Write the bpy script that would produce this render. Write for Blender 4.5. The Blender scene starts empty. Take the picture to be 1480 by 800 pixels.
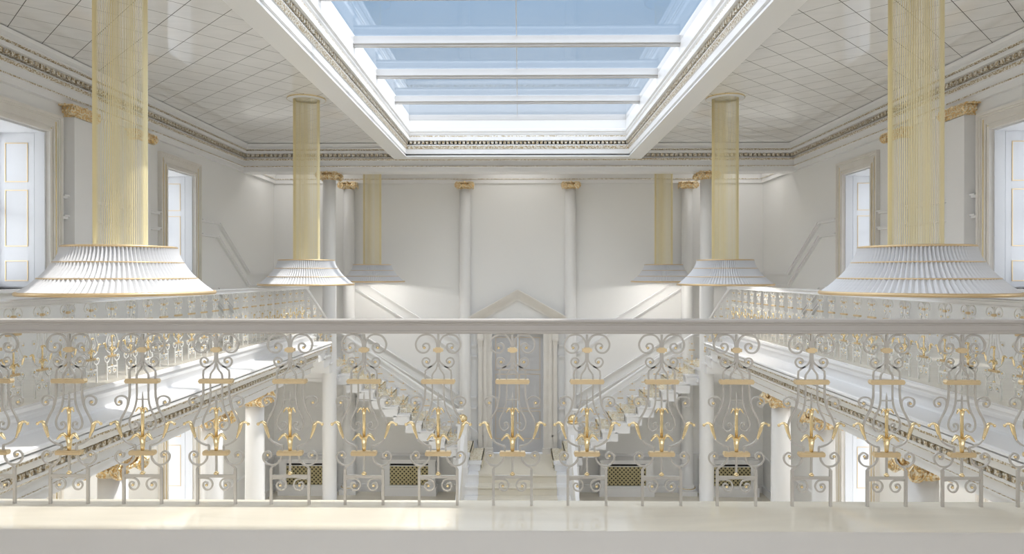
import bpy, math, random
from mathutils import Vector, Matrix
random.seed(7)
PI = math.pi
S = bpy.context.scene
COL = S.collection

# ------------------------------------------------------------------ camera
EYE = 7.0
cd = bpy.data.cameras.new('camera')
cam = bpy.data.objects.new('camera', cd); COL.objects.link(cam)
cd.lens = 36.0*1000/1480; cd.sensor_width = 36; cd.clip_start = .05
cam.location = (.05, 0, EYE)
cam.rotation_euler = (PI/2-.003, 0, .0105)
S.camera = cam
S.view_settings.view_transform = 'Standard'
S.view_settings.look = 'None'
S.view_settings.exposure = 0.5
S.view_settings.gamma = 1
S.view_settings.use_curve_mapping = False
S.cycles.max_bounces = 16; S.cycles.diffuse_bounces = 5; S.cycles.glossy_bounces = 6; S.cycles.transparent_max_bounces = 24

# ------------------------------------------------------------------ world, sun, large lights
W = bpy.data.worlds.new('sky'); S.world = W; W.use_nodes = True
nt = W.node_tree; nt.nodes.clear()
out = nt.nodes.new('ShaderNodeOutputWorld'); bg = nt.nodes.new('ShaderNodeBackground')
tc = nt.nodes.new('ShaderNodeTexCoord'); sp = nt.nodes.new('ShaderNodeSeparateXYZ')
rp = nt.nodes.new('ShaderNodeValToRGB')
rp.color_ramp.elements[0].position = 0.0; rp.color_ramp.elements[0].color = (.58, .66, .74, 1)
rp.color_ramp.elements[1].position = .45; rp.color_ramp.elements[1].color = (.23, .41, .65, 1)
nt.links.new(tc.outputs['Generated'], sp.inputs[0]); nt.links.new(sp.outputs['Z'], rp.inputs[0])
nt.links.new(rp.outputs[0], bg.inputs[0]); bg.inputs[1].default_value = .74
nt.links.new(bg.outputs[0], out.inputs[0])

def lamp(name, typ, loc, rot=(0, 0, 0), energy=10, color=(1, 1, 1), **kw):
    l = bpy.data.lights.new(name, typ); l.energy = energy; l.color = color
    for k, v in kw.items(): setattr(l, k, v)
    o = bpy.data.objects.new(name, l); COL.objects.link(o)
    o.location = loc; o.rotation_euler = rot
    return o
def aim(o, d): o.rotation_euler = Vector(d).to_track_quat('-Z', 'Y').to_euler()

SUN = 2.25
sun = lamp('sun', 'SUN', (10, 8, 20), energy=SUN, color=(1, .97, .92), angle=math.radians(1.0))
aim(sun, (-.57, 0.0, -1))
BACK_FILL_COL = (1.0, .985, .97)
# added fill through the skylight, as one very soft, wide sun
dome = lamp('sky_glow', 'SUN', (0, 8, 22), energy=4.1, color=(.96, .975, 1), angle=math.radians(172)); aim(dome, (0, 0, -1))
# daylight through the side windows (left brighter) and added fill behind the viewer
LW, RW = 100, 72
for yc in (5.8, 10.89, 16.1):
    a = lamp('window_daylight', 'AREA', (-10.6, yc, 7.4), energy=LW, color=(1, 1, 1), shape='RECTANGLE', size=3, size_y=4); aim(a, (1, .1, .25))
    for sx in (-1, 1):
        a = lamp('window_daylight', 'AREA', (sx*8.95, yc, 1.9), energy=22, color=(1, 1, 1), shape='RECTANGLE', size=1.3, size_y=3.4); aim(a, (-sx, .0, .15))  # added fill at the ground-floor doors, tilted up into the hall
    a = lamp('window_daylight', 'AREA', (10.6, yc, 7.4), energy=RW, color=(.96, .97, 1), shape='RECTANGLE', size=3, size_y=4); aim(a, (-1, .1, .25))
BACK_FILL = 42
for xc in (-4.5, 0, 4.5):
    a = lamp('window_daylight', 'AREA', (xc, -3.35, 8.1), energy=BACK_FILL, color=BACK_FILL_COL, shape='RECTANGLE', size=2.2, size_y=3.6); aim(a, (0, 1, .0))  # added fill lamps outside the made-up windows
# lamps in the stair bay ceiling washing the back wall
for xc, e in ((-6.6, 15), (0.0, 12), (6.6, 15)):
    a = lamp('stair_bay_downlight', 'AREA', (xc, 21.1, 10.66), energy=e, color=(1, .98, .95), shape='RECTANGLE', size=1.6, size_y=.8); aim(a, (0, .25, -1))
# added fill lights under the galleries, without any fitting
for s in (-1, 1):
    for yc in (6.5, 10.9, 13.25, 16.1):
        a = lamp('gallery_soffit_lamp', 'AREA', (s*6.6, yc, 4.7), energy=16, color=(1, .98, .95), shape='DISK', size=.8); aim(a, (0, 0, -1))

# ------------------------------------------------------------------ materials
MATS = {}
def mat(name, col, rough=.5, metal=0, spec=.5, coat=0, noise=None, bump=None, emit=None):
    m = bpy.data.materials.new(name); m.use_nodes = True
    t = m.node_tree; b = t.nodes['Principled BSDF']
    b.inputs['Base Color'].default_value = (*col, 1); b.inputs['Roughness'].default_value = rough
    b.inputs['Metallic'].default_value = metal; b.inputs['Specular IOR Level'].default_value = spec
    b.inputs['Coat Weight'].default_value = coat; b.inputs['Coat Roughness'].default_value = .05
    if noise:
        sc, amt, col2 = noise
        c = t.nodes.new('ShaderNodeTexCoord'); n = t.nodes.new('ShaderNodeTexNoise'); n.inputs['Scale'].default_value = sc
        n.inputs['Detail'].default_value = 6
        r = t.nodes.new('ShaderNodeValToRGB'); r.color_ramp.elements[0].position = .5-amt; r.color_ramp.elements[1].position = .5+amt
        r.color_ramp.elements[0].color = (*col, 1); r.color_ramp.elements[1].color = (*col2, 1)
        t.links.new(c.outputs['Object'], n.inputs['Vector']); t.links.new(n.outputs['Fac'], r.inputs[0]); t.links.new(r.outputs[0], b.inputs['Base Color'])
    if bump:
        sc, st = bump
        c = t.nodes.new('ShaderNodeTexCoord'); n = t.nodes.new('ShaderNodeTexNoise'); n.inputs['Scale'].default_value = sc
        bp = t.nodes.new('ShaderNodeBump'); bp.inputs['Strength'].default_value = st; bp.inputs['Distance'].default_value = .02
        t.links.new(c.outputs['Object'], n.inputs['Vector']); t.links.new(n.outputs['Fac'], bp.inputs['Height']); t.links.new(bp.outputs[0], b.inputs['Normal'])
    MATS[name] = m
    return m
WALL = mat('wall_plaster', (.86, .855, .84), .75, bump=(60, .05))
WHITE = mat('white_paint', (.88, .88, .885), .4)
TRIM = mat('trim_paint', (.86, .855, .85), .35)
LAM = mat('white_lacquer', (.74, .75, .77), .25)
CREAM = mat('cream_stone_casing', (.82, .79, .74), .3, noise=(3, .2, (.76, .725, .67)))
GOLD = mat('gold', (.93, .76, .46), .25, metal=1)
GOLDM = mat('matt_gold', (.74, .58, .35), .38, metal=.6)
RIM = mat('antique_gold_rim', (.74, .56, .33), .4, metal=.6)
GOLDP = mat('polished_gold', (.93, .78, .45), .12, metal=1)
GILT = mat('gilded_plaster', (.82, .58, .26), .3, metal=.85, noise=(30, .05, (.93, .84, .66)), bump=(35, .9))
GILTB = mat('gilded_white_band', (.50, .39, .23), .35, metal=.4, noise=(34, .05, (.88, .85, .78)), bump=(60, .8))
IRON = mat('silver_painted_iron', (.53, .50, .455), .36, metal=.3)
IRONW = mat('white_painted_iron', (.84, .83, .80), .38, metal=.1)
RAILM = mat('rail_paint', (.50, .465, .43), .3)
SHADE = mat('pleated_white_fabric', (.72, .72, .73), .8)
DOORM = mat('grey_door_paint', (.56, .56, .57), .4)
CARPET = mat('cream_carpet', (.78, .735, .63), .95, bump=(200, .3))
CARPATT = mat('patterned_carpet', (.86, .82, .70), .95, noise=(11, .035, (.86, .82, .70)), bump=(200, .3))
MATTE = mat('matt_stone_floor', (.67, .625, .565), .85, noise=(2, .3, (.64, .595, .54)))
_r = [n for n in CARPATT.node_tree.nodes if n.type == 'VALTORGB'][0].color_ramp
for _p, _c in ((.475, (.50, .40, .22, 1)), (.50, (.62, .52, .34, 1))):
    _e = _r.elements.new(_p); _e.color = _c
_r.elements[0].position = .455; _r.elements[-1].position = .53
FRAME = mat('pale_grey_metal', (.62, .615, .61), .35)
DARK = mat('dark_gap', (.03, .03, .03), .8)
STRAND = mat('gold_thread', (.88, .78, .49), .5)

def stone_floor(name, c1, c2, rough):
    m = mat(name, c1, rough, coat=.3)
    t = m.node_tree; b = t.nodes['Principled BSDF']
    c = t.nodes.new('ShaderNodeTexCoord'); mp = t.nodes.new('ShaderNodeMapping'); mp.inputs['Scale'].default_value = (.5, 3.0, 1)
    n = t.nodes.new('ShaderNodeTexNoise'); n.inputs['Scale'].default_value = 1.4; n.inputs['Detail'].default_value = 8; n.inputs['Distortion'].default_value = 1.2
    r = t.nodes.new('ShaderNodeValToRGB'); r.color_ramp.elements[0].position = .3; r.color_ramp.elements[1].position = .7
    r.color_ramp.elements[0].color = (*c1, 1); r.color_ramp.elements[1].color = (*c2, 1)
    t.links.new(c.outputs['Object'], mp.inputs[0]); t.links.new(mp.outputs[0], n.inputs['Vector']); t.links.new(n.outputs['Fac'], r.inputs[0]); t.links.new(r.outputs[0], b.inputs['Base Color'])
    return m
FLOOR = stone_floor('polished_cream_stone', (.86, .80, .67), (.77, .715, .60), .06)

def ceiling_mat():
    m = mat('polished_ceiling_tiles', (.66, .64, .62), .05, spec=.8)
    t = m.node_tree; b = t.nodes['Principled BSDF']; N = t.nodes.new; L = t.links.new
    c = N('ShaderNodeTexCoord'); s = N('ShaderNodeSeparateXYZ'); L(c.outputs['Object'], s.inputs[0])
    def math_(op, a, b_=None, v=None):
        n = N('ShaderNodeMath'); n.operation = op; L(a, n.inputs[0])
        if b_ is not None: L(b_, n.inputs[1])
        if v is not None: n.inputs[1].default_value = v
        return n.outputs[0]
    P = .747; g = .015
    u = math_('ADD', s.outputs['Y'], s.outputs['X']); v = math_('SUBTRACT', s.outputs['Y'], s.outputs['X'])
    masks = []
    for q, off in ((u, 3.41), (v, 3.52)):
        q = math_('SUBTRACT', q, v=off-P*40)
        q = math_('MODULO', q, v=P)
        masks.append(math_('LESS_THAN', q, v=g))
    mx = math_('MAXIMUM', masks[0], masks[1])
    n = N('ShaderNodeTexNoise'); n.inputs['Scale'].default_value = .8; n.inputs['Detail'].default_value = 8; n.inputs['Distortion'].default_value = 2
    mp = N('ShaderNodeMapping'); mp.inputs['Scale'].default_value = (1, 4, 1); mp.inputs['Rotation'].default_value = (0, 0, .7)
    L(c.outputs['Object'], mp.inputs[0]); L(mp.outputs[0], n.inputs['Vector'])
    r = N('ShaderNodeValToRGB'); r.color_ramp.elements[0].position = .3; r.color_ramp.elements[1].position = .7
    r.color_ramp.elements[0].color = (.86, .855, .845, 1); r.color_ramp.elements[1].color = (.92, .91, .90, 1)
    L(n.outputs['Fac'], r.inputs[0])
    mix = N('ShaderNodeMix'); mix.data_type = 'RGBA'; L(mx, mix.inputs['Factor']); L(r.outputs[0], mix.inputs[6]); mix.inputs[7].default_value = (.05, .045, .04, 1)
    L(mix.outputs[2], b.inputs['Base Color'])
    ro = N('ShaderNodeMath'); ro.operation = 'MULTIPLY_ADD'; L(mx, ro.inputs[0]); ro.inputs[1].default_value = .6; ro.inputs[2].default_value = .05; L(ro.outputs[0], b.inputs['Roughness'])
    return m
CEIL = ceiling_mat()

def grille_mat():
    m = mat('brass_grille', (.50, .43, .24), .4, metal=.6)
    t = m.node_tree; b = t.nodes['Principled BSDF']; N = t.nodes.new; L = t.links.new
    c = N('ShaderNodeTexCoord'); s = N('ShaderNodeSeparateXYZ'); L(c.outputs['Object'], s.inputs[0])
    def cell(o, per, w, off=0):
        a = N('ShaderNodeMath'); a.operation = 'ADD'; L(o, a.inputs[0]); a.inputs[1].default_value = 20+off
        a2 = N('ShaderNodeMath'); a2.operation = 'MODULO'; L(a.outputs[0], a2.inputs[0]); a2.inputs[1].default_value = per
        a3 = N('ShaderNodeMath'); a3.operation = 'LESS_THAN'; L(a2.outputs[0], a3.inputs[0]); a3.inputs[1].default_value = w
        return a3.outputs[0]
    def mul(a, b_):
        x = N('ShaderNodeMath'); x.operation = 'MULTIPLY'; L(a, x.inputs[0]); L(b_, x.inputs[1]); return x.outputs[0]
    d1 = mul(cell(s.outputs['X'], .13, .05), cell(s.outputs['Z'], .13, .05))
    d2 = mul(cell(s.outputs['X'], .13, .05, .065), cell(s.outputs['Z'], .13, .05, .065))
    x = N('ShaderNodeMath'); x.operation = 'MAXIMUM'; L(d1, x.inputs[0]); L(d2, x.inputs[1])
    mix = N('ShaderNodeMix'); mix.data_type = 'RGBA'; L(x.outputs[0], mix.inputs['Factor']); mix.inputs[6].default_value = (.50, .44, .26, 1); mix.inputs[7].default_value = (.05, .045, .03, 1)
    L(mix.outputs[2], b.inputs['Base Color'])
    return m
GRILLE = grille_mat()

def glass_mat(name, tint=(1, 1, 1), ior=1.5):
    m = bpy.data.materials.new(name); m.use_nodes = True; t = m.node_tree; t.nodes.clear()
    o = t.nodes.new('ShaderNodeOutputMaterial'); mx = t.nodes.new('ShaderNodeMixShader')
    tr = t.nodes.new('ShaderNodeBsdfTransparent'); tr.inputs[0].default_value = (*tint, 1)
    gl = t.nodes.new('ShaderNodeBsdfGlossy'); gl.inputs['Roughness'].default_value = .02
    lw = t.nodes.new('ShaderNodeLayerWeight'); lw.inputs[0].default_value = .5
    pw = t.nodes.new('ShaderNodeMath'); pw.operation = 'POWER'; pw.inputs[1].default_value = 5; t.links.new(lw.outputs['Facing'], pw.inputs[0])
    f = t.nodes.new('ShaderNodeMath'); f.operation = 'MULTIPLY_ADD'; f.inputs[1].default_value = .9; f.inputs[2].default_value = .022; t.links.new(pw.outputs[0], f.inputs[0])
    t.links.new(f.outputs[0], mx.inputs[0]); t.links.new(tr.outputs[0], mx.inputs[1]); t.links.new(gl.outputs[0], mx.inputs[2]); t.links.new(mx.outputs[0], o.inputs[0])
    return m
GLASS = glass_mat('clear_glass')

# ------------------------------------------------------------------ mesh helpers
class MB:
    def __init__(s): s.v = []; s.f = []; s.m = []; s.mats = []; s.smooth = []
    def mi(s, m):
        if m not in s.mats: s.mats.append(m)
        return s.mats.index(m)
    def add(s, vs, fs, m, smooth=False, M=None):
        o = len(s.v); k = s.mi(m)
        if M is not None: vs = [M @ Vector(p) for p in vs]
        s.v += [tuple(p) for p in vs]
        for f in fs: s.f.append(tuple(i+o for i in f)); s.m.append(k); s.smooth.append(smooth)
        return s
    def box(s, x0, x1, y0, y1, z0, z1, m, M=None):
        if x0 > x1: x0, x1 = x1, x0
        if y0 > y1: y0, y1 = y1, y0
        if z0 > z1: z0, z1 = z1, z0
        vs = [(x0,y0,z0),(x1,y0,z0),(x1,y1,z0),(x0,y1,z0),(x0,y0,z1),(x1,y0,z1),(x1,y1,z1),(x0,y1,z1)]
        return s.add(vs, [(3,2,1,0),(4,5,6,7),(0,1,5,4),(1,2,6,5),(2,3,7,6),(3,0,4,7)], m, M=M)
    def lathe(s, prof, m, n=32, c=(0,0), M=None, smooth=True, cap=True, rmod=None, ms=None):
        vs = []; fs = []
        for (r, z) in prof:
            for i in range(n):
                a = 2*PI*i/n; rr = r if rmod is None else rmod(r, i)
                vs.append((c[0]+rr*math.cos(a), c[1]+rr*math.sin(a), z))
        for j in range(len(prof)-1):
            for i in range(n):
                i2 = (i+1) % n
                fs.append((j*n+i, j*n+i2, (j+1)*n+i2, (j+1)*n+i))
        if cap:
            fs.append(tuple(reversed(range(n)))); k = (len(prof)-1)*n; fs.append(tuple(range(k, k+n)))
        return s.add(vs, fs, m, smooth, M)
    def tube(s, pts, r, m, n=4, flat=1.0, up=(0,1,0), closed=False, taper=None, M=None, smooth=None):
        """bar swept along pts; flat = width along the in-plane direction relative to r along up"""
        P = [Vector(p) for p in pts]; vs = []; fs = []; up = Vector(up).normalized(); N = len(P)
        for i, p in enumerate(P):
            a = P[i-1] if i > 0 else (P[-1] if closed else P[0]); b = P[i+1] if i < N-1 else (P[0] if closed else P[-1])
            d = (b-a).normalized(); side = d.cross(up)
            if side.length < 1e-4: side = d.cross(Vector((1, 0, 0)))
            side.normalize(); u2 = side.cross(d).normalized()
            rr = r if taper is None else r*taper(i/(N-1))
            for k in range(n):
                t = 2*PI*(k+.5)/n
                vs.append(p + side*math.cos(t)*rr*flat + u2*math.sin(t)*rr)
        for i in range(N-1 if not closed else N):
            j = (i+1) % N
            for k in range(n):
                k2 = (k+1) % n; fs.append((i*n+k, i*n+k2, j*n+k2, j*n+k))
        if not closed:
            fs.append(tuple(range(n))); fs.append(tuple(reversed(range((N-1)*n, N*n))))
        return s.add(vs, fs, m, (n > 5) if smooth is None else smooth, M)
    def ball(s, c, r, m, n=10, sz=1.0, M=None, sx=1.0, sy=1.0):
        vs = []; fs = []; rings = max(4, n//2)
        for j in range(1, rings):
            th = PI*j/rings
            for i in range(n):
                a = 2*PI*i/n
                vs.append((c[0]+r*sx*math.sin(th)*math.cos(a), c[1]+r*sy*math.sin(th)*math.sin(a), c[2]+r*sz*math.cos(th)))
        vs.append((c[0], c[1], c[2]+r*sz)); vs.append((c[0], c[1], c[2]-r*sz)); T = len(vs)-2
        for j in range(rings-2):
            for i in range(n):
                i2 = (i+1) % n; fs.append((j*n+i, (j+1)*n+i, (j+1)*n+i2, j*n+i2))
        for i in range(n):
            i2 = (i+1) % n; fs.append((T, i, i2)); fs.append((T+1, (rings-2)*n+i2, (rings-2)*n+i))
        return s.add(vs, fs, m, True, M)
    def prism(s, poly, a0, a1, m, axis='y', M=None):
        """poly in (p,q); extruded along axis from a0 to a1. axis y: (x,z); x: (y,z); z: (x,y)"""
        n = len(poly)
        def P(p, q, a): return (p, a, q) if axis == 'y' else ((a, p, q) if axis == 'x' else (p, q, a))
        vs = [P(p, q, a0) for p, q in poly] + [P(p, q, a1) for p, q in poly]
        fs = [tuple(range(n)), tuple(reversed(range(n, 2*n)))] + [(i, i+n, (i+1) % n+n, (i+1) % n) for i in range(n)]
        return s.add(vs, fs, m, M=M)
    def sweep_rect(s, rect, prof, mats, sides='LBRF', inward=1):
        """profile (d,z) run round the inside of rect; mats[i] for segment i"""
        x0, x1, y0, y1 = rect
        n = len(prof)
        def corner(k, d, z):
            X = (x0+d, x1-d)[k in (1, 2)]; Y = (y0+d, y1-d)[k in (2, 3)]
            return (X, Y, z)
        segs = {'F': (0, 1), 'R': (1, 2), 'B': (2, 3), 'L': (3, 0)}
        for sd in sides:
            a, b = segs[sd]
            for i in range(n-1):
                (d0, z0), (d1, z1) = prof[i], prof[i+1]
                s.add([corner(a, d0, z0), corner(b, d0, z0), corner(b, d1, z1), corner(a, d1, z1)], [(0, 1, 2, 3)], mats[i])
        return s
    def teeth(s, rect, d, z0, z1, dd, m, sides='LBR', per=.12, w=.07):
        x0, x1, y0, y1 = rect
        for sd in sides:
            if sd in 'BF':
                y = y1-d if sd == 'B' else y0+d; sg = -1 if sd == 'B' else 1
                n = int((x1-x0-2*d)/per)
                for i in range(n):
                    x = x0+d+per*(i+.5); s.box(x-w/2, x+w/2, y, y+sg*dd, z0, z1, m)
            else:
                x = x0+d if sd == 'L' else x1-d; sg = 1 if sd == 'L' else -1
                n = int((y1-y0-2*d)/per)
                for i in range(n):
                    y = y0+d+per*(i+.5); s.box(x, x+sg*dd, y-w/2, y+w/2, z0, z1, m)
        return s
    def build(s, name, parent=None, loc=None, label=None):
        me = bpy.data.meshes.new(name); me.from_pydata(s.v, [], s.f)
        for m in s.mats: me.materials.append(m)
        me.polygons.foreach_set('material_index', s.m); me.polygons.foreach_set('use_smooth', s.smooth)
        me.update()
        o = bpy.data.objects.new(name, me); COL.objects.link(o)
        if parent is not None: o.parent = parent
        if loc is not None: o.location = loc
        if label: o['label'] = label
        return o
def thing(name, label, cat, loc=(0, 0, 0), rz=0, group=None):
    o = bpy.data.objects.new(name, None); COL.objects.link(o); o.empty_display_size = .1
    o.location = loc; o.rotation_euler = (0, 0, rz); o['label'] = label; o['category'] = cat
    if group: o['group'] = group
    return o
def tag(o, label, cat, group=None):
    o['label'] = label; o['category'] = cat
    if group: o['group'] = group
    return o
def struct(o, label=None, cat=None):
    o['kind'] = 'structure'
    if label: o['label'] = label
    if cat: o['category'] = cat
    return o
def kids(o): return [c for c in COL.objects if c.parent == o]
TREE = {}
def copy_tree(o, children, parent=None):
    c = o.copy(); COL.objects.link(c)
    if parent is not None: c.parent = parent
    for ch in children.get(o.name, []): copy_tree(ch, children, c)
    return c
def child_map():
    d = {}
    for c in COL.objects:
        if c.parent: d.setdefault(c.parent.name, []).append(c)
    return d
def spline(pts, n=6, closed=False):
    """Catmull-Rom through pts"""
    P = [Vector(p) for p in pts]; out = []
    N = len(P)
    for i in range(N-1):
        p0 = P[max(i-1, 0)]; p1 = P[i]; p2 = P[i+1]; p3 = P[min(i+2, N-1)]
        for k in range(n):
            t = k/n
            out.append(.5*((2*p1)+(-p0+p2)*t+(2*p0-5*p1+4*p2-p3)*t*t+(-p0+3*p1-3*p2+p3)*t**3))
    out.append(P[-1]); return out

ZG = EYE-1.36      # gallery floor
ZC = EYE+3.70      # ceiling
XW = 7.9           # side walls
YB = 22.35         # back wall
YF = -3.0          # wall behind the viewer
XG = 5.12          # gallery edge
YGE = 17.2         # far end of the side galleries
YLEDGE = 4.17

# ------------------------------------------------------------------ room shell
WIN = [(5.15, 6.45), (10.24, 11.54), (15.45, 16.76)]
WZ0, WZ1 = EYE-.22, EYE+2.41
DZ0, DZ1 = 0.0, 3.75
TH = .9
for s, nm in ((-1, 'left'), (1, 'right')):
    b = MB()
    xa, xb = s*XW, s*(XW+TH)
    ys = [YF-TH] + [v for w in WIN for v in w] + [YB+.3]
    for i in range(0, len(ys), 2): b.box(xa, xb, ys[i], ys[i+1], 0, ZC, WALL)
    for (a, c) in WIN:
        b.box(xa, xb, a, c, WZ1, ZC, WALL); b.box(xa, xb, a, c, DZ1, WZ0, WALL)
    o = b.build('wall_'+nm); struct(o)
# back wall with door opening
DX, DTOP, LZ = .83, EYE-1.9, 1.23
b = MB()
b.box(-XW-TH, -DX, YB, YB+.3, 0, ZC, WALL); b.box(DX, XW+TH, YB, YB+.3, 0, ZC, WALL)
b.box(-DX, DX, YB, YB+.3, DTOP, ZC, WALL); b.box(-DX, DX, YB, YB+.3, 0, LZ, WALL)
struct(b.build('wall_back'))
b = MB()
BW = [(-5.6, -3.4), (-1.1, 1.1), (3.4, 5.6)]  # window openings made up behind the viewer to let the fill in
xs = [-XW-TH]+[v for w in BW for v in w]+[XW+TH]
for i in range(0, len(xs), 2): b.box(xs[i], xs[i+1], YF-.3, YF, 0, ZC, WALL)
for (a, c) in BW: b.box(a, c, YF-.3, YF, 0, EYE-.7, WALL); b.box(a, c, YF-.3, YF, EYE+2.9, ZC, WALL)
struct(b.build('wall_front'))
for i, (a, c) in enumerate(BW):
    b = MB()
    b.box(a, c, YF-.16, YF-.15, EYE-.7, EYE+2.9, GLASS)
    for x in (a+.04, (a+c)/2, c-.04): b.box(x-.04, x+.04, YF-.2, YF-.1, EYE-.7, EYE+2.9, WHITE)
    for z in (EYE-.66, EYE+1.1, EYE+2.86): b.box(a, c, YF-.2, YF-.1, z-.04, z+.04, WHITE)
    struct(b.build('window_%d' % (7+i)))
struct(MB().box(-XW-TH, XW+TH, YF-.3, YB+.3, -.3, 0, FLOOR).build('floor'))

# ceiling with the skylight opening
SX, SY0, SY1 = 3.04, 3.55, 18.72          # well
b = MB()
for (x0, x1, y0, y1) in ((-XW-TH, -SX-.3, YF-.3, 20.1), (SX+.3, XW+TH, YF-.3, 20.1), (-SX-.3, SX+.3, YF-.3, SY0-.3), (-SX-.3, SX+.3, SY1+.3, 20.1)):
    b.box(x0, x1, y0, y1, ZC, ZC+.3, CEIL)
struct(b.build('ceiling'))
struct(MB().box(-XW-TH, XW+TH, 20.1, YB+.3, ZC, ZC+.3, WALL).build('ceiling'))

# entablature of the hall
def E(h): return EYE+h
PROF = [(0, 2.95), (.09, 2.95), (.09, 3.05), (.13, 3.065), (.13, 3.09), (.10, 3.10), (.10, 3.23), (.14, 3.24), (.17, 3.265), (.17, 3.29),
        (.13, 3.30), (.13, 3.335), (.08, 3.34), (.08, 3.42), (.25, 3.43), (.25, 3.50), (.22, 3.505), (.26, 3.54), (.29, 3.55), (.29, 3.575), (.27, 3.58), (.29, 3.64), (.33, 3.685), (.28, 3.70)]
PM = [TRIM]*(len(PROF)-1)
for i in (3,): PM[i] = GILTB
for i in (7, 8): PM[i] = GILTB
for i in (16,): PM[i] = GILTB
P3 = [(d, E(z)) for d, z in PROF]
HALL = (-XW, XW, YF, 19.72)
b = MB().sweep_rect(HALL, P3, PM, 'LBRF'); b.teeth(HALL, .08, E(3.345), E(3.42), .12, GILTB, 'LBR', .13, .085)
struct(b.build('trim_1'))
BAY = (-XW, XW, 20.05, YB)
b = MB().sweep_rect(BAY, P3, PM, 'LBRF'); b.teeth(BAY, .08, E(3.345), E(3.42), .12, GILTB, 'B', .13, .085)
struct(b.build('trim_2'))
b = MB().box(-XW, XW, 19.72, 20.05, E(2.95), ZC, TRIM); b.box(-XW, XW, 19.66, 20.11, E(2.93), E(2.955), TRIM)
struct(b.build('trim_3'))

# skylight well: soffit ring and moulded inner faces
WR = (-SX, SX, SY0, SY1)
zr = E(3.19)
b = MB()
wd = .36
for (x0, x1, y0, y1) in ((-SX-wd, -SX, SY0-wd, SY1+wd), (SX, SX+wd, SY0-wd, SY1+wd), (-SX, SX, SY0-wd, SY0), (-SX, SX, SY1, SY1+wd)):
    b.box(x0, x1, y0, y1, zr, ZC+.02, TRIM)
    b.box(x0, x1, y0, y1, ZC+.02, E(4.25), WALL)
struct(b.build('trim_4'))
WP = [(0, 3.19), (.03, 3.19), (.03, 3.225), (-.0, 3.235), (-.0, 3.26), (.035, 3.275), (.035, 3.39), (.05, 3.40), (.075, 3.47), (.075, 3.48), (.06, 3.485), (.06, 3.515),
      (.0, 3.525), (.0, 3.60), (.14, 3.61), (.14, 3.70), (.12, 3.71), (.12, 3.745), (.10, 3.755), (.13, 3.79), (.13, 3.82), (.16, 3.85), (.16, 3.90), (.13, 3.93), (.13, 4.16)]
WM = [TRIM]*(len(WP)-1)
for i in (7, 8): WM[i] = GILTB
WM[16] = GILTB
b = MB().sweep_rect(WR, [(d, E(z)) for d, z in WP], WM, 'LBRF'); b.teeth(WR, .0, E(3.53), E(3.60), .09, GILTB, 'LBR', .11, .07)
struct(b.build('trim_5'))
# skylight frame and glass
b = MB()
xe = SX-.13
BEAMS = [6.15, 8.2, 10.25, 12.38, 14.36, 16.5]
pr = MB().box(-xe-.02, xe+.02, SY0+.1, SY1-.1, E(4.262), E(4.27), GLASS)
sky = thing('skylight', 'large glazed skylight with white beams set high in the tiled ceiling', 'skylight', (0, 0, 0))
pr.build('pane', sky)
for y in BEAMS:
    b = MB(); b.box(-xe, xe, y-.05, y+.05, E(4.135), E(4.26), FRAME); b.box(-xe, xe, y-.085, y+.085, E(4.115), E(4.135), FRAME); b.box(-xe, xe, y-.04, y+.04, E(4.075), E(4.115), FRAME)
    b.build('beam', sky)
b = MB()
for (x0, x1, y0, y1) in ((-xe-.15, -xe, SY0, SY1), (xe, xe+.15, SY0, SY1), (-xe, xe, SY1-.14, SY1), (-xe, xe, SY0, SY0+.14)):
    b.box(x0, x1, y0, y1, E(4.16), E(4.30), FRAME)
b.build('frame', sky)
MB().box(-.008, .008, SY0+.14, SY1-.14, E(4.25), E(4.262), LAM).build('glazing_joint', sky)

# ------------------------------------------------------------------ galleries
# floor slabs (structure)
b = MB()
b.box(-XW, XW, YF, YLEDGE, ZG-.02, ZG, FLOOR); b.box(-XW, XW, YF, YLEDGE-.05, 4.75, ZG-.02, WALL)
struct(b.build('floor'))
struct(MB().box(-XW, XW, YF, 3.66, ZG, ZG+.006, MATTE).build('floor'))
for s in (-1, 1):
    b = MB(); b.box(s*XG, s*XW, YLEDGE, YGE, ZG-.02, ZG, FLOOR); b.box(s*(XG+.1), s*XW, YLEDGE, YGE-.1, 4.75, ZG-.02, WALL)
    b.box(s*5.2, s*5.62, YLEDGE, YGE-.02, EYE-2.45, 4.75, TRIM)
    struct(b.build('floor'))
# gallery entablature, profile by (x, h); runs along both galleries and returns at the far end
FP = [(5.42, -1.355), (5.08, -1.355), (5.04, -1.37), (5.04, -1.41), (5.09, -1.42), (5.07, -1.46), (5.12, -1.52), (5.17, -1.53), (5.17, -1.66), (5.14, -1.68), (4.76, -1.70), (4.74, -1.715), (4.74, -1.745), (4.82, -1.75), (4.82, -1.765),
      (4.76, -1.77), (4.76, -1.815), (4.83, -1.83), (4.83, -1.87), (4.91, -1.88), (4.91, -1.90), (4.94, -1.985), (5.09, -2.0), (5.09, -2.08), (5.0, -2.085), (5.0, -2.12), (5.04, -2.125), (5.08, -2.17), (5.12, -2.18), (5.12, -2.30),
      (5.10, -2.305), (5.10, -2.325), (5.16, -2.33), (5.16, -2.45), (5.2, -2.45)]
FM = [TRIM]*(len(FP)-1)
FM[0] = FLOOR
for i in (17, 25, 26, 29): FM[i] = GILTB
n_ = 6
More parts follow.
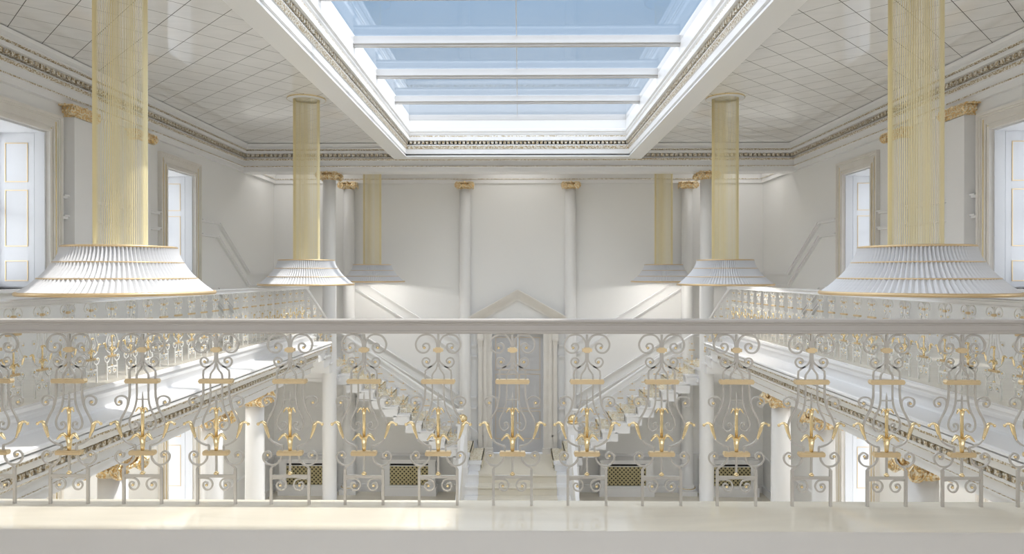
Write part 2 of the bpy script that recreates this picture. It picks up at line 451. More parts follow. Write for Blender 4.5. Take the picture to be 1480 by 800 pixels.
for s, nm in ((-1, 'left'), (1, 'right')):
    b = MB()
    # convert to inset profile of a rectangle running Y 3..YGE on x: rect edge at 5.5
    X0 = 5.5
    for i in range(len(FP)-1):
        (xa, ha), (xb_, hb) = FP[i], FP[i+1]
        ya, yb = YGE-(xa-5.2)*-1*0, YGE
        da, db = 5.2-xa, 5.2-xb_
        A = [(s*xa, YLEDGE, E(ha)), (s*xa, YGE+max(da, -.1), E(ha)), (s*xb_, YGE+max(db, -.1), E(hb)), (s*xb_, YLEDGE, E(hb))]
        b.add(A, [(0, 1, 2, 3)], FM[i])
        B = [(s*xa, YGE+max(da, -.1), E(ha)), (s*5.62, YGE+max(da, -.1), E(ha)), (s*5.62, YGE+max(db, -.1), E(hb)), (s*xb_, YGE+max(db, -.1), E(hb))]
        b.add(B, [(0, 1, 2, 3)], FM[i])
    y = YLEDGE+.1
    while y < YGE: b.box(s*5.09, s*4.97, y, y+.07, E(-2.07), E(-2.01), GILTB); y += .125
    struct(b.build('trim_%d' % n_)); n_ += 1

# ------------------------------------------------------------------ windows and doors in the side walls
def rect_outline(b, x0, x1, z0, z1, y, m, w=.012, d=.008):
    for (a, c, e, f) in ((x0, x1, z0-w, z0), (x0, x1, z1, z1+w), (x0-w, x0, z0-w, z1+w), (x1, x1+w, z0-w, z1+w)):
        b.box(a, c, y-d, y, e, f, m)
def side_opening(s, y0, y1, z0, z1, idx, door):
    r = thing('door_%d' % idx if door else 'window_%d' % idx, '', '', (0, 0, 0))
    del r['label']; del r['category']; r['kind'] = 'structure'
    cw = .28
    b = MB()
    x = s*XW
    def ring(w0, w1, t, m):
        xx = s*(XW-t)
        b.box(x, xx, y0-w1, y0-w0, z0, z1+w1, m); b.box(x, xx, y1+w0, y1+w1, z0, z1+w1, m); b.box(x, xx, y0-w0, y1+w0, z1+w0, z1+w1, m)
    ring(.05, cw-.05, .05, CREAM); ring(cw-.05, cw-.02, .07, CREAM); ring(cw-.02, cw+.03, .09, CREAM); ring(.0, .05, .075, CREAM); ring(.10, .15, .065, CREAM)
    b.build('casing', r)
    b = MB()
    for w0, w1 in ((.052, .075), (.17, .195)):
        xx = s*(XW-.056)
        b.box(x, xx, y0-w1, y0-w0, z0, z1+w1, GOLDP); b.box(x, xx, y1+w0, y1+w1, z0, z1+w1, GOLDP)
    b.build('gold_inlay', r)
    # reveal linings with panels
    for (yy, sg) in ((y1, -1), (y0, 1)):
        b = MB()
        b.box(s*(XW+.0), s*(XW+.17), yy, yy+sg*.03, z0, z1, LAM)
        b.box(s*(XW+.185), s*(XW+.80), yy, yy+sg*.02, z0+.02, z1-.02, LAM)
        p = b.build('reveal_panel', r)
        b = MB()
        H = z1-z0
        spans = [(.05, .17), (.27, .62), (.68, .92)] if not door else [(.07, .36), (.50, .76), (.82, .96)]
        yf = yy+sg*.02
        for (a, c) in spans:
            xa, xb = sorted((s*(XW+.30), s*(XW+.66)))
            za, zb = z0+a*H, z0+c*H
            w = .014
            for (u0, u1, v0, v1) in ((xa, xb, za-w, za), (xa, xb, zb, zb+w), (xa-w, xa, za-w, zb+w), (xb, xb+w, za-w, zb+w)):
                b.box(u0, u1, yf, yf+sg*.008, v0, v1, GOLDM)
        b.build('gold_beading', p)
    b = MB().box(s*XW, s*(XW+TH), y0+.03, y1-.03, z1-.03, z1, LAM).build('head_lining', r)
    # glazing
    xg = XW+.82
    b = MB()
    for yy in (y0+.05, (y0+y1)/2, y1-.05): b.box(s*xg, s*(xg+.06), yy-.04, yy+.04, z0, z1, WHITE)
    for zz in (z0+.05, (z0+z1)/2, z1-.05): b.box(s*xg, s*(xg+.06), y0, y1, zz-.04, zz+.04, WHITE)
    b.build('sash', r)
    MB().box(s*(xg+.025), s*(xg+.035), y0, y1, z0, z1, GLASS).build('pane', r)
    if not door:
        MB().box(s*(XW-.10), s*(XW+TH), y0-.3, y1+.3, z0-.06, z0, WHITE).build('sill', r)
k = 1; kd = 2
for s in (-1, 1):
    for (a, c) in WIN:
        side_opening(s, a, c, WZ0, WZ1, k, False); k += 1
        side_opening(s, a, c, DZ0+.01, DZ1, kd, True); kd += 1

# ------------------------------------------------------------------ wall mouldings (structure)
tn = 10
def bar_y(b, s, y0, y1, z0_, z1_, w=.036, t=.075):
    """strip on a side wall from (y0,z0_) to (y1,z1_)"""
    dz = w
    b.prism([(y0, z0_-dz), (y1, z1_-dz), (y1, z1_+dz), (y0, z0_+dz)], s*XW, s*(XW-t), TRIM, 'x')
    b.prism([(y0, z0_+dz*.2), (y1, z1_+dz*.2), (y1, z1_+dz*.9), (y0, z0_+dz*.9)], s*XW, s*(XW-t-.03), TRIM, 'x')
def bar_x(b, x0, x1, z0_, z1_, w=.034, t=.07, y=YB):
    b.prism([(x0, z0_-w), (x1, z1_-w), (x1, z1_+w), (x0, z0_+w)], y, y-t, TRIM, 'y')
    b.prism([(x0, z0_+w*.2), (x1, z1_+w*.2), (x1, z1_+w*.9), (x0, z0_+w*.9)], y, y-t-.03, TRIM, 'y')
for s in (-1, 1):
    b = MB()
    for h, off in ((1.36, 0), (1.01, -.06)):
        for (y0, y1) in ((2, 4.8), (6.8, 9.9), (11.87, 12.0), (12.5, 14.0), (14.5, 15.1), (17.1, 18.1+off)):
            bar_y(b, s, y0, y1, E(h), E(h))
        y2 = 20.15+off*.6
        bar_y(b, s, 18.1+off, y2, E(h), E(h-1.32)); bar_y(b, s, y2, YB, E(h-1.32), E(h-1.32))
        zl, x1, x2, zz = h-1.32, -5.47-off*5*0, -1.78, h-1.32-2.32
        sg = s
        xa = 5.47+(0 if h > 1.2 else -.0)
        bar_x(b, sg*XW, sg*xa, E(zl), E(zl)); bar_x(b, sg*xa, sg*1.78, E(zl), E(zl-2.32)); bar_x(b, sg*1.78, sg*1.32, E(zl-2.32), E(zl-2.32))
        z2 = zl-1.70
        bar_x(b, sg*XW, sg*xa, E(z2), E(z2)); bar_x(b, sg*xa, sg*1.78, E(z2), E(z2-2.30)); bar_x(b, sg*1.78, sg*1.32, E(z2-2.30), E(z2-2.30))
        bar_y(b, s, 17.3, 18.0, E(h-1.7), E(h-1.7)); bar_y(b, s, 18.0, 20.1, E(h-1.7), E(h-3.02)); bar_y(b, s, 20.1, YB, E(h-3.02), E(h-3.02))
    # ground floor dado
    for z in (1.17,):
        for (y0, y1) in ((6.8, 9.9), (11.87, 15.1), (17.1, YB)): bar_y(b, s, y0, y1, z, z, .05, .05)
        bar_x(b, s*XW, s*1.6, z, z, .07, .06)
    b.prism([(s*7.0, 1.75), (s*5.2, 2.95), (s*5.2, 3.05), (s*7.0, 1.85)], YB, YB-.07, TRIM, 'y')
    struct(b.build('trim_%d' % tn)); tn += 1
for s, nm in ((-1, 'left'), (1, 'right')):
    b = MB()
    for (y0, y1) in ((4.2, 4.9), (6.75, 9.95), (11.85, 15.1), (17.1, YB)):
        b.box(s*XW, s*(XW-.05), y0, y1, 0, .22, TRIM)
        if y0 < 17: b.box(s*XW, s*(XW-.04), y0, y1, ZG, ZG+.2, TRIM)
    struct(b.build('baseboard_'+nm))
b = MB(); b.box(-XW, -1.6, YB-.05, YB, 0, .24, TRIM); b.box(XW, 1.6, YB-.05, YB, 0, .24, TRIM)
struct(b.build('baseboard_back'))

# ------------------------------------------------------------------ columns and pilasters
def spiral(cx, cz, r0, turns, y, n=22, sg=1, a0=0):
    pts = []
    for i in range(n+1):
        t = i/n; r = r0*(1-.85*t); a = a0+sg*2*PI*turns*t
        pts.append((cx+r*math.cos(a), y-.02*t, cz+r*math.sin(a)))
    return pts
def capital_mesh(R, H, depth=None, faces=4):
    """ionic capital: shaft radius R, height H, origin at its bottom centre. depth: half depth for a pilaster (back at y=+depth)"""
    b = MB(); w = R*1.45
    dd = depth if depth is not None else w
    # abacus
    if depth is None:
        pts = []
        for q in range(4):
            for t in (-1, -.8, -.4, 0, .4, .8):
                d = w*(1.08-.14*(1-t*t)); x, y = t*w*1.08, -d
                a = q*PI/2; pts.append((x*math.cos(a)-y*math.sin(a), x*math.sin(a)+y*math.cos(a)))
        b.prism(pts, H*.86, H, GILT, 'z')
        b.lathe([(R*.98, 0), (R*1.08, H*.05), (R*1.0, H*.12), (R*1.0, H*.3), (R*1.3, H*.45), (R*1.35, H*.6), (R*1.1, H*.86)], GILT, 24)
    else:
        b.box(-w*1.08, w*1.08, -dd*1.5, dd, H*.86, H, GILT)
        b.box(-R*1.02, R*1.02, -dd*1.05, dd, 0, H*.35, GILT); b.box(-R*1.2, R*1.2, -dd*1.3, dd, H*.35, H*.86, GILT)
        b.box(-R*1.08, R*1.08, -dd*1.15, dd, 0, H*.08, GILT)
    rv = H*.5
    qs = range(4) if depth is None else (0, 1, 3)
    for q in qs:
        a = q*PI/2; M = Matrix.Rotation(a, 4, 'Z')
        dist = -w*1.02 if depth is None else (-dd*1.42 if q == 0 else -w*1.0)
        half = w*.86 if (depth is None or q == 0) else dd*.9
        for sg in (-1, 1):
            if depth is not None and q in (1, 3) and ((q == 1 and sg == 1) or (q == 3 and sg == -1)): continue
            cx = sg*half
            sp_ = spiral(cx, H*.48, rv, 2, dist, 22, -sg, PI/2)
            b.tube(sp_, H*.06, GILT, 5, M=M)
            b.lathe([(rv*.95, 0), (rv*.95, .06*w), (rv*.5, .09*w)], GILT, 14, M=M @ Matrix.Translation((cx, dist+.07*w, H*.48)) @ Matrix.Rotation(PI/2, 4, 'X'))
            b.ball((cx, dist-.02*w, H*.48), rv*.3, GILT, 8, M=M)
        # eggs and rosette
        for t in (-.5, -.25, 0, .25, .5):
            b.ball((t*half*1.1, dist+.08*w, H*.5), H*.13, GILT, 8, 1.2, M=M)
        b.ball((0, dist-.02*w, H*.93), H*.17, GILT, 8, 1, M=M, sy=.7)
    return b
def column(x, y, z0, z1, R, label, group, base=True, capH=.22, m=TRIM, capR=None):
    t = thing('column', label, 'column', (x, y, z0), 0, group)
    H = z1-z0; bz = .28 if base else 0
    prof = [(R*1.04, bz)] + [(R*(1.03-.12*(k/8)**1.6), bz+(H-capH-bz)*k/8) for k in range(9)]
    b = MB().lathe(prof, m, 40)
    b.build('shaft', t)
    capital_mesh((capR or R)*.92, capH).build('capital', t, (0, 0, H-capH))
    if base:
        b = MB(); b.box(-R*1.45, R*1.45, -R*1.45, R*1.45, 0, .15, m)
        b.lathe([(R*1.4, .15), (R*1.43, .17), (R*1.43, .20), (R*1.35, .22), (R*1.2, .225), (R*1.2, .24), (R*1.25, .26), (R*1.1, .285)], m, 40)
        p = b.build('base', t)
        MB().lathe([(R*1.43, .205), (R*1.46, .213), (R*1.43, .222)], GOLD, 40).build('gold_ring', p)
    return t
sidew = {-1: 'left', 1: 'right'}
for s in (-1, 1):
    column(s*5.42, YB-.16, 0, E(2.96), .185, 'tall round white column against the back wall at the outer %s of the wall' % sidew[s], 'tall columns on the back wall')
    column(s*1.69, YB-.16, 0, E(2.96), .185, 'tall round white column against the back wall just %s of the pedimented door' % sidew[s], 'tall columns on the back wall')
    column(s*5.42, 19.88, 0, E(2.94), .20, 'free-standing tall white column under the ceiling beam at the %s staircase' % sidew[s], 'tall columns under the beam')
    for yy, wd_ in ((7.2, 'nearest to the viewer'), (9.25, 'second from the viewer'), (12.25, 'third from the viewer'), (14.25, 'farthest from the viewer')):
        column(s*5.42, yy, 0, E(-2.45), .20, 'round white column with gilded capital carrying the %s gallery, %s' % (sidew[s], wd_), 'columns under the galleries', capH=.24)
    for yy, wd_ in ((9.25, 'between the near and middle windows'), (12.25, 'just beyond the middle window'), (14.25, 'just before the far window')):
        t = thing('pilaster', 'flat white pilaster on the %s wall, %s' % (sidew[s], wd_), 'pilaster', (s*XW, yy, ZG), s*-PI/2, 'wall pilasters of the galleries')
        H = E(2.95)-ZG
        b = MB(); b.box(-.25, .25, -.19, -.001, .2, H-.2, TRIM); b.box(-.28, .28, -.22, -.001, 0, .2, TRIM); b.build('shaft', t)
        capital_mesh(.25, .2, .10).build('capital', t, (0, -.10, H-.2))

# ------------------------------------------------------------------ pedimented door
d1 = thing('door_1', '', '', (0, 0, 0)); del d1['label']; del d1['category']; d1['kind'] = 'structure'
yb = YB
for s in (-1, 1):
    b = MB(); xa, xb = (-DX, 0) if s < 0 else (0, DX)
    b.box(xa+.005, xb-.005, yb+.08, yb+.13, LZ+.02, DTOP, DOORM)
    leaf = b.build('door_leaf', d1)
    b = MB()
    for (z0, z1) in ((E(-3.07)+0, E(-2.03)), (E(-4.31), E(-3.22)), (E(-5.3), E(-4.42))):
        rect_outline(b, xa+.12 if s < 0 else xa+.06, xb-.06 if s < 0 else xb-.12, z0, z1, yb+.08, GOLDM, .012)
    b.build('gold_beading', leaf)
b = MB()
for s in (-1, 1):
    b.box(s*DX, s*1.27, yb-.06, yb+.0, LZ, DTOP+.1, CREAM); b.box(s*DX, s*.92, yb-.09, yb, LZ, DTOP+.05, CREAM); b.box(s*1.0, s*1.10, yb-.10, yb, LZ, DTOP+.1, CREAM)
    b.box(s*1.15, s*1.27, yb-.12, yb, LZ, DTOP+.1, CREAM)
    b.box(s*.80, s*1.3, yb-.14, yb, LZ, LZ+.2, CREAM)
b.box(-1.27, 1.27, yb-.08, yb, DTOP, DTOP+.22, CREAM)
b.box(-1.45, 1.45, yb-.16, yb, DTOP+.22, DTOP+.3, CREAM); b.box(-1.66, 1.66, yb-.26, yb, DTOP+.3, DTOP+.42, CREAM)
b.build('door_surround', d1)
for s in (-1, 1):
    b = MB(); b.box(s*1.10, s*1.30, yb-.22, yb, DTOP-.12, DTOP+.22, CREAM); b.box(s*1.09, s*1.31, yb-.24, yb, DTOP-.2, DTOP-.12, CREAM); b.box(s*1.12, s*1.28, yb-.16, yb, DTOP-.34, DTOP-.2, CREAM)
    b.build('bracket', d1)
b = MB(); ap = E(-.46); sl = .56; X_ = 1.86
def chev(o0, o1, t, m):
    for s in (-1, 1):
        b.prism([(0, ap-o0), (s*X_, ap-o0-sl*X_), (s*X_, ap-o1-sl*X_), (0, ap-o1)], yb-t, yb, m, 'y')
chev(0, .05, .30, CREAM); chev(.05, .13, .24, CREAM); chev(.13, .21, .18, CREAM); chev(.21, .34, .10, CREAM)
b.build('pediment', d1)

# ------------------------------------------------------------------ radiator covers
def radiator(x0, x1, label):
    t = thing('radiator_cover', label, 'radiator cover', ((x0+x1)/2, YB-.46, 0), 0, 'radiator covers below the stairs')
    w = (x1-x0)/2; H = 1.10; D = .40
    b = MB(); g = w-.22
    b.box(-w-.04, w+.04, -.04, D, 0, .28, TRIM); b.box(-w, -g, 0, D, .28, H, TRIM); b.box(g, w, 0, D, .28, H, TRIM)
    b.box(-g, g, 0, D, H-.08, H, TRIM); b.box(-g, g, 0, D, .28, .33, TRIM); b.box(-g, g, .12, D, .33, H-.08, DARK)
    b.build('casing', t)
    MB().box(-w-.03, w+.03, -.03, D, H, H+.05, TRIM).build('top_shelf', t)
    MB().box(-g, g, .03, .05, .34, H-.17, GRILLE).build('grille', t)
    MB().box(-g, g, .02, .06, H-.17, H-.15, TRIM).build('grille_rail', t)
for s in (-1, 1):
    radiator(*sorted((s*4.28, s*2.62)), 'white radiator cover with brass lattice under the %s stair flight' % sidew[s])
    radiator(*sorted((s*7.58, s*5.85)), 'white radiator cover with brass lattice in the far %s corner of the ground floor' % sidew[s])

# ------------------------------------------------------------------ baluster
PX = .00409
def L(dx, y): return (dx*PX, 0, (730-y)*PX)
def baluster_meshes(iron, simple=False):
    b = MB(); r = .0072; n = 3 if simple else 5
    def st(pts, rr=r, k=n, flat=1.0, m=iron): b.tube(spline([L(*p) for p in pts], k), rr, m, 4, flat)
    for s in (-1, 1):
        def q(P): return [(s*a, y) for a, y in P]
        st(q([(1.5, 520), (1.5, 505), (2.5, 494), (8, 486), (16, 483.5), (26, 486), (32, 495), (31, 504), (25, 509.5), (17, 509), (12.5, 503), (14, 497.5), (19, 496.5), (22, 500), (20, 503)]))
        st(q([(1, 512), (2.5, 522), (8, 528), (14, 531), (20, 529), (23, 523), (20.5, 518), (15.5, 517.5), (12, 521), (14, 525), (17, 524)]), r*.9)
        st(q([(9, 529), (18.5, 536), (18.6, 549)]), r*.9, 2)
        st(q([(1, 526), (2.5, 533), (8, 541), (8.8, 549)]), r*.9, 3)
        st(q([(18.8, 553), (19.2, 574), (23, 590), (31, 606), (34, 618), (32, 630), (25, 639), (15, 644), (11, 645), (11, 653)]))
        st(q([(27, 598), (23, 590), (21.5, 580), (25, 574.5), (32, 573), (38.5, 576), (39.5, 582), (36, 586.5), (31.5, 585), (31, 581), (34, 580)]), r*.9)
        st(q([(8.5, 553), (8.7, 577), (12, 592), (18, 605), (19, 615), (14.5, 622), (8, 621), (5, 616), (7.5, 611), (11.5, 612), (10.5, 616)]), r*.85)
        st(q([(13, 657), (14, 665), (21, 672), (31, 672), (38, 666), (39, 658), (33.5, 653), (27.5, 656), (28, 661), (32, 661)]), r*.95)
        st(q([(14, 664), (18, 670), (27.2, 677), (27.4, 690)]), r, 3)
        b.box(s*27.5*PX-.0075, s*27.5*PX+.0075, -.0075, .0075, 0, (730-678)*PX, iron)
        st(q([(27, 693), (18, 692), (9, 694), (5.5, 701), (9, 708), (15.5, 708.5), (19.5, 703), (17.5, 698), (13, 699), (13.5, 702)]), r*.85)
    b.box(-.006, .006, -.006, .006, (730-530)*PX, (730-483)*PX, iron)
    b.box(-.0055, .0055, -.0055, .0055, (730-684)*PX, (730-657)*PX, iron)
    b.box(-27*PX, 27*PX, -.0065, .0065, (730-691)*PX, (730-687)*PX, iron)
    b.box(-9*PX, 9*PX, -.003, .003, (730-578.7)*PX, (730-577)*PX, iron)
    b.tube([L(0, 594), L(0, 574), L(0, 566)], .006, iron, 4, taper=lambda t: 1 if t < .6 else .1)
    def bar(hw, y0, y1, d):
        g = MB(); z1, z0 = (730-y0)*PX, (730-y1)*PX; zm = (z0+z1)/2; w = hw*PX
        g.prism([(-w*.93, z0), (w*.93, z0), (w, zm), (w*.93, z1), (-w*.93, z1), (-w, zm)], -d, d, GOLDM, 'y')
        g.box(-w*.9, w*.9, -d-.004, d+.004, zm-.004, zm+.004, GOLDM)
        return g
    def clasp():
        g = MB(); g.box(-7*PX, 7*PX, -.014, .014, (730-508)*PX, (730-503.5)*PX, GOLDM); g.box(-4*PX, 4*PX, -.012, .012, (730-509.5)*PX, (730-502)*PX, GOLDM); return g
    def petal(g, x0, z0, x1, z1, x2, z2, w=.010):
        pts = spline([(x0, 0, z0), (x1, -.006, z1), (x2, -.012, z2)], 5)
        g.tube(pts, w, GOLD, 6, .5, taper=lambda t: .45+1.1*math.sin(PI*min(1, t*.85+.1)))
    def flower():
        g = MB()
        g.lathe([(.009, (730-633)*PX), (.0095, (730-600)*PX), (.014, (730-592)*PX)], GOLD, 10)
        g.lathe([(.010, (730-652)*PX), (.013, (730-645)*PX), (.019, (730-633)*PX), (.009, (730-632)*PX)], GOLD, 10)
        for s in (-1, 1):
            petal(g, 0, (730-594)*PX, s*5*PX, (730-590)*PX, s*9*PX, (730-596)*PX, .007)
            petal(g, s*2*PX, (730-636)*PX, s*8*PX, (730-628)*PX, s*16*PX, (730-636)*PX, .011)
        petal(g, 0, (730-592)*PX, 0, (730-589)*PX, 0, (730-595)*PX, .006)
        return g
    def leaf(s):
        g = MB()
        pts = spline([L(s*30, 634), L(s*34, 622), L(s*36.5, 613), L(s*41, 610.5), L(s*47, 613.5)], 4)
        g.tube(pts, .012, GOLD, 6, .7, taper=lambda t: .35+1.0*math.sin(PI*min(1, t*.9+.08))*(.75 if t > .55 else 1))
        g.ball(L(s*46.5, 613.5), .010, GOLD, 6)
        return g
    def knob():
        g = MB(); z = (730-685)*PX
        g.ball((0, 0, z), .016, GOLD, 10, .55); g.ball((0, 0, z+.009), .009, GOLD, 8); return g
    beads = [(20, 502.5), (16.5, 523), (33.5, 582), (32, 658), (14, 702)]
    def bead(): return MB().ball((0, -.004, 0), .0095, GOLD, 8, .9)
    return b, bar, clasp, flower, leaf, knob, beads, bead
def make_detailed(parent):
    b, bar, clasp, flower, leaf, knob, beads, bead = baluster_meshes(IRON)
    o = b.build('baluster', parent)
    bar(25, 548, 554.5, .017).build('upper_crossbar', o); bar(19, 652, 658.5, .017).build('lower_crossbar', o)
    clasp().build('clasp', o); flower().build('flower_stem', o)
    for s in (-1, 1): leaf(s).build('leaf', o)
    knob().build('knob', o)
    bm = bead().build('bead', o); bm.location = L(-beads[0][0], beads[0][1])
    first = True
    for (x, y) in beads:
        for s in (-1, 1):
            if first: first = False; continue
            c = bm.copy(); COL.objects.link(c); c.parent = o; c.location = L(s*x, y)
    return o
def make_plain(parent, iron=IRONW):
    b, bar, clasp, flower, leaf, knob, beads, bead = baluster_meshes(iron, True)
    for (x, y) in beads:
        for s in (-1, 1):
            p = L(s*x, y); b.ball((p[0], -.004, p[2]), .0095, GOLD, 6)
    o = b.build('baluster', parent)
    bar(25, 548, 554.5, .017).build('upper_crossbar', o); bar(19, 652, 658.5, .017).build('lower_crossbar', o)
    clasp().build('clasp', o); flower().build('flower_stem', o)
    for s in (-1, 1): leaf(s).build('leaf', o)
    knob().build('knob', o)
    return o

RT = 1.10      # rail top above floor
def rail_profile(w):
    h = [(.34, 1.016), (.40, 1.022), (.40, 1.032), (.36, 1.036), (.36, 1.066), (.42, 1.070), (.42, 1.074), (.40, 1.077), (.50, 1.084), (.50, 1.095), (.45, RT)]
    return [(w*a, z) for a, z in h] + [(-w*a, z) for a, z in reversed(h)]
# front railing
fr = thing('railing', 'front balcony railing nearest the viewer with lyre-shaped iron balusters', 'railing', (0.01, 4.085, ZG))
MB().prism([(y, z) for y, z in rail_profile(.10)], -5.33, 5.33, RAILM, 'x').build('handrail', fr)
b0 = make_detailed(fr); b0.location = (0, 0, 0)
cm = child_map()
for k in range(-11, 12):
    if k == 0: continue
    c = copy_tree(b0, cm, fr); c.location = (k*.4395, 0, 0)
# side railings
proto = None
for s in (-1, 1):
    t = thing('railing', 'long iron railing along the edge of the %s gallery with white handrail' % sidew[s], 'railing', (s*5.27, 4.5, ZG), PI/2, 'side gallery railings')
    MB().prism([(y, z) for y, z in rail_profile(.25)], -.35, YGE-4.55, TRIM, 'x').build('handrail', t)
    if proto is None:
        proto = make_plain(t); proto.location = (.08, 0, 0); cm = child_map(); k0 = 1
    else: k0 = 0
    for k in range(k0, 29):
        c = copy_tree(proto, cm, t); c.location = (.08+k*.44, 0, 0)
        if s > 0: c.rotation_euler = (0, 0, PI)

# ------------------------------------------------------------------ staircases
RISE, GO = .236, .35
Zl = 4.3
YS0, YS1 = 20.32, YB-.002
for s in (-1, 1):
    # long flight: landing (|x|=5.3) down to the door landing (|x|=1.1)
    t = thing('staircase', 'white stone staircase with patterned carpet rising to the %s gallery' % sidew[s], 'staircase', (0, 0, 0), 0, 'twin staircases')
    for i in range(12):
        z = Zl-RISE*(i+1); xa = 5.3-GO*i; xb = xa-GO
        ye = YB-.40 if xb-.05 < 1.90 else (YB-.40 if xa > 5.1 else YS1)
        b = MB(); b.box(s*(xa+.02), s*(xb-.035), YS0-.04, ye, z-.04, z, WHITE); b.box(s*(xa+.10), s*xb, YS0, ye, z-.30, z-.04, WHITE)
        b.box(s*(xa), s*(xb+.03), YS0-.02, YS0, z-.13, z-.05, WHITE)
        p = b.build('step', t)
    b = MB()
    for i in range(13):
        z = Zl-RISE*i; xa = 5.3-GO*(i-1); xb = xa-GO
        if i > 0: b.box(s*(xa+.01), s*(xb-.047), YS0+.32, YS1-.32, z, z+.012, CARPATT)
        b.box(s*(xb-.047), s*(xb-.02), YS0+.32, YS1-.32, z-RISE, z+.012, CARPATT)
    b.build('carpet_runner', t)
    # corner landing
    b = MB()
    for (xi, xo, ye) in ((5.2, 5.66, YB-.40), (5.66, XW-.002, YS1)):
        b.box(s*max(xi, 5.3), s*xo, 20.16, ye, Zl-.32, Zl-.06, WHITE); b.box(s*xi, s*xo, 20.12, ye, Zl-.06, Zl, WHITE); b.box(s*max(xi, 5.24), s*xo, 20.14, ye, Zl-.42, Zl-.32, WHITE)
    b.build('landing', t)
    MB().box(s*5.22, s*7.5, 20.35, YB-.35, Zl, Zl+.012, CARPATT).build('landing_carpet', t)
    # short flight from the gallery down
    n = 6; r2 = (ZG-Zl)/n; g2 = (20.0-YGE-.12)/(n-1)
    for i in range(n-1):
        z = ZG-r2*(i+1); ya = YGE+.1+g2*i
        b = MB(); b.box(s*5.25, s*(XW-.002), ya-.03, ya+g2+.03, z-.04, z, WHITE); b.box(s*5.3, s*(XW-.002), ya, ya+g2+.08, z-.30, z-.04, WHITE)
        b.build('step', t)
    b = MB()
    for i in range(n-1):
        z = ZG-r2*(i+1); ya = YGE+.1+g2*i
        b.box(s*5.6, s*7.5, ya, ya+g2+.045, z, z+.012, CARPATT); b.box(s*5.6, s*7.5, ya+g2+.03, ya+g2+.045, z-r2, z, CARPATT)
    b.build('carpet_runner', t)
    # skirting along the flight (on back wall)
    b = MB(); b.prism([(s*5.3, Zl+.05), (s*1.1, Zl+.05-RISE*12), (s*1.1, Zl+.30-RISE*12), (s*5.3, Zl+.30)], YB-.03, YB-.001, WALL, 'y')
    b.prism([(s*5.3, Zl+.30), (s*1.1, Zl+.30-RISE*12), (s*1.1, Zl+.345-RISE*12), (s*5.3, Zl+.345)], YB-.06, YB-.001, WHITE, 'y')
    b.build('skirting', t)

    # stair railing
    rt = thing('stair_railing', 'iron stair railing with white handrail following the %s staircase' % sidew[s], 'railing', (0, 0, 0), 0, 'railings of the two staircases')
    yr = YS0+.07
    pts = [(s*5.30, YGE, ZG+1.07), (s*5.30, YGE+.15, ZG+1.02), (s*5.30, 19.9, Zl+1.12), (s*5.30, 20.15, Zl+1.06), (s*5.26, 20.33, Zl+1.0), (s*5.12, yr, Zl+.93),
           (s*1.95, yr, Zl+.93-.674*3.17), (s*1.80, yr, Zl+.93-.674*3.27), (s*1.60, yr, Zl+.93-.674*3.27)]
    b = MB(); b.tube(spline(pts, 5), .036, WHITE, 8, .9, up=(0, 0, 1)); b.build('handrail', rt)
    for i in range(12):
        z = Zl-RISE*(i+1); xx = 5.3-GO*(i+.5)
        if xx < 1.7: continue
        c = copy_tree(proto, cm, rt); c.location = (s*xx, yr, z); c.rotation_euler = (0, 0, 0); c.scale = (.85, 1, 1.0)
    for i in range(n-1):
        z = ZG-r2*(i+1); ya = YGE+.1+g2*(i+.5)
        c = copy_tree(proto, cm, rt); c.location = (s*5.32, ya, z); c.rotation_euler = (0, 0, PI/2); c.scale = (1, 1, 1.0)

    # newel post with gilded finial
    nw = thing('newel_post', 'white newel post with gilded ball finial %s of the centre steps' % sidew[s], 'newel post', (s*1.60, 20.09, LZ), 0, 'newel posts beside the centre steps')
    b = MB(); b.box(-.14, .14, -.14, .14, 0, 1.40, WHITE); b.box(-.17, .17, -.17, .17, 0, .22, WHITE); b.box(-.17, .17, -.17, .17, 1.40, 1.46, WHITE); b.build('post', nw)
    b = MB(); b.lathe([(.10, 1.46), (.16, 1.49), (.16, 1.51), (.12, 1.53)], GOLD, 20); b.ball((0, 0, 1.61), .13, GOLD, 16, .85)
    for k in range(8):
        a = k*PI/4; b.ball((.10*math.cos(a), .10*math.sin(a), 1.60), .045, GOLD, 8, 1.6)
    b.build('finial', nw)
# door landing and centre steps
t = thing('entrance_steps', 'cream carpeted centre steps below the pedimented door', 'steps', (0, 0, 0))
b = MB(); b.box(-1.78, 1.78, 20.0, YB-.40, 0, LZ-.05, WHITE); b.box(-1.42, 1.42, YB-.40, YB-.002, 0, LZ, WHITE); b.box(-1.74, 1.74, 19.97, YB-.40, LZ-.05, LZ, WHITE); b.build('landing', t)
for i in range(1, 5):
    z = LZ-.246*i; y0 = 20.0-.35*i
    b = MB(); b.box(-1.5, 1.5, y0, y0+.36, 0, z-.05, WHITE); b.box(-1.5, 1.5, y0-.03, y0+.36, z-.05, z, WHITE); b.build('step', t)
b = MB(); b.prism([(-1.38, YB-.12), (1.38, YB-.12), (1.12, 20.0), (-1.12, 20.0)][::-1], LZ, LZ+.014, CARPET, 'z')
for i in range(0, 5):
    z = LZ-.246*i; y0 = 20.0-.35*i
    if i: b.box(-1.12, 1.12, y0-.04, y0+.35, z, z+.014, CARPET)
    b.tube([(-1.12, y0-.045, z-.02), (1.12, y0-.045, z-.02)], .035, CARPET, 8, up=(0, 0, 1))
    b.box(-1.12, 1.12, y0-.035, y0-.02, z-.246, z, CARPET)
b.build('carpet_runner', t)
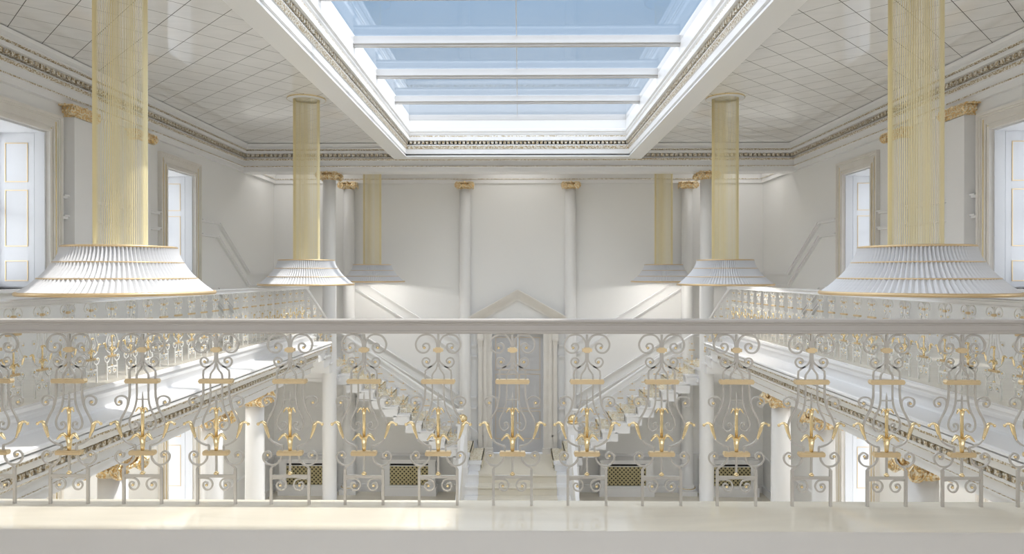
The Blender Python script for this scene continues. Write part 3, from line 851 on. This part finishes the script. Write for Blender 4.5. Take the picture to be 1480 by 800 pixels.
for s in (-1, 1):
    r = thing('stair_railing', 'short white handrail running down the %s side of the centre steps' % sidew[s], 'railing', (s*1.58, 20.0, 0), 0, 'handrails of the centre steps')
    z0, sl_ = 2.33, .70
    b = MB(); b.prism([(0, z0), (-1.9, z0-1.9*sl_), (-1.9, z0-1.9*sl_+.09), (0, z0+.09)], -.05, .05, WHITE, 'x')
    b.build('handrail', r)
    for k in range(6):
        yy = -.15-.33*k; zb = max(0, LZ-.246*(int(-yy/.35)+1)); zt = z0+yy*sl_+.01
        MB().box(-.015, .015, yy-.015, yy+.015, max(zb, 0), zt, IRONW).build('baluster', r)

# ------------------------------------------------------------------ pendant lamps
TIERS = [(.56, .30), (.625, .135), (.765, -.04), (.955, -.195)]
def pleated(r0, z0, r1, z1, n=96, k=4, amp=.019, bow=.012):
    b = MB(); prof = []
    for j in range(k+1):
        t = j/k; r = r0+(r1-r0)*t - bow*math.sin(PI*t); prof.append((r, z0+(z1-z0)*t))
    b.lathe(prof, SHADE, n*4, cap=False, smooth=False, rmod=lambda r, i: r+amp*((-1, .2, 1, .2)[i % 4]))
    return b
pd = thing('pendant_lamp', 'large pleated white bell pendant lamp nearest the viewer on the left', 'pendant lamp', (-4.40, 7.68, EYE), 0, 'pleated pendant lamps')
sh = pleated(.56, .30, .625, .135).build('shade', pd)
pleated(.63, .135, .765, -.04).build('shade_tier', sh)
pleated(.77, -.04, .955, -.195).build('shade_tier', sh)
def ring(R, z, r): 
    return MB().tube([(R*math.cos(2*PI*i/96), R*math.sin(2*PI*i/96), z) for i in range(96)], r, RIM, 8, 1, up=(0, 0, 1), closed=True)
ring(.565, .305, .014).build('top_rim', pd); ring(.965, -.20, .022).build('bottom_rim', pd)
ring(.640, .135, .008).build('cord', sh); ring(.781, -.04, .009).build('cord', sh)
b = MB(); b.lathe([(.55, .30), (.2, .31)], SHADE, 48, cap=False); b.lathe([(.93, -.19), (.73, -.04), (.60, .12), (.54, .27), (.0, .28)], SHADE, 48, cap=False); b.build('lining', pd)  # lining top closed in to keep bulb light off the threads
b = MB(); NS = 150
for k in range(NS):
    a = 2*PI*k/NS; r = .268 if k % 2 else .258
    x, y = r*math.cos(a), r*math.sin(a)
    b.tube([(x, y, .31), (x, y, 3.69)], .0029, STRAND, 3, up=(math.cos(a), math.sin(a), 0))
cc = b.build('thread_curtain', pd); cc['kind'] = 'stuff'
b = MB(); b.lathe([(.39, 3.672), (.39, 3.698), (.27, 3.699)], TRIM, 48, cap=False); b.lathe([(.28, 3.66), (.39, 3.672)], TRIM, 48, cap=False); b.lathe([(.395, 3.67), (.40, 3.685), (.395, 3.699)], GOLD, 48, cap=False)
b.build('ceiling_plate', pd)
cm2 = child_map()
PEND = [(4.42, 7.68, 'nearest the viewer on the right'), (-4.42, 14.5, 'in the middle of the left row'), (4.35, 14.5, 'in the middle of the right row'), (-4.42, 21.0, 'farthest on the left, before the back wall'), (4.42, 21.0, 'farthest on the right, before the back wall')]
PLAMP = [(-4.40, 7.68)]
for (x, y, w) in PEND:
    c = copy_tree(pd, cm2); c.location = (x, y, EYE); c['label'] = 'large pleated white bell pendant lamp ' + w; PLAMP.append((x, y))
for (x, y) in PLAMP[3:]:
    a = lamp('pendant_bulb', 'POINT', (x, y, EYE-.02), energy=30, color=(1, .97, .92), shadow_soft_size=.10)
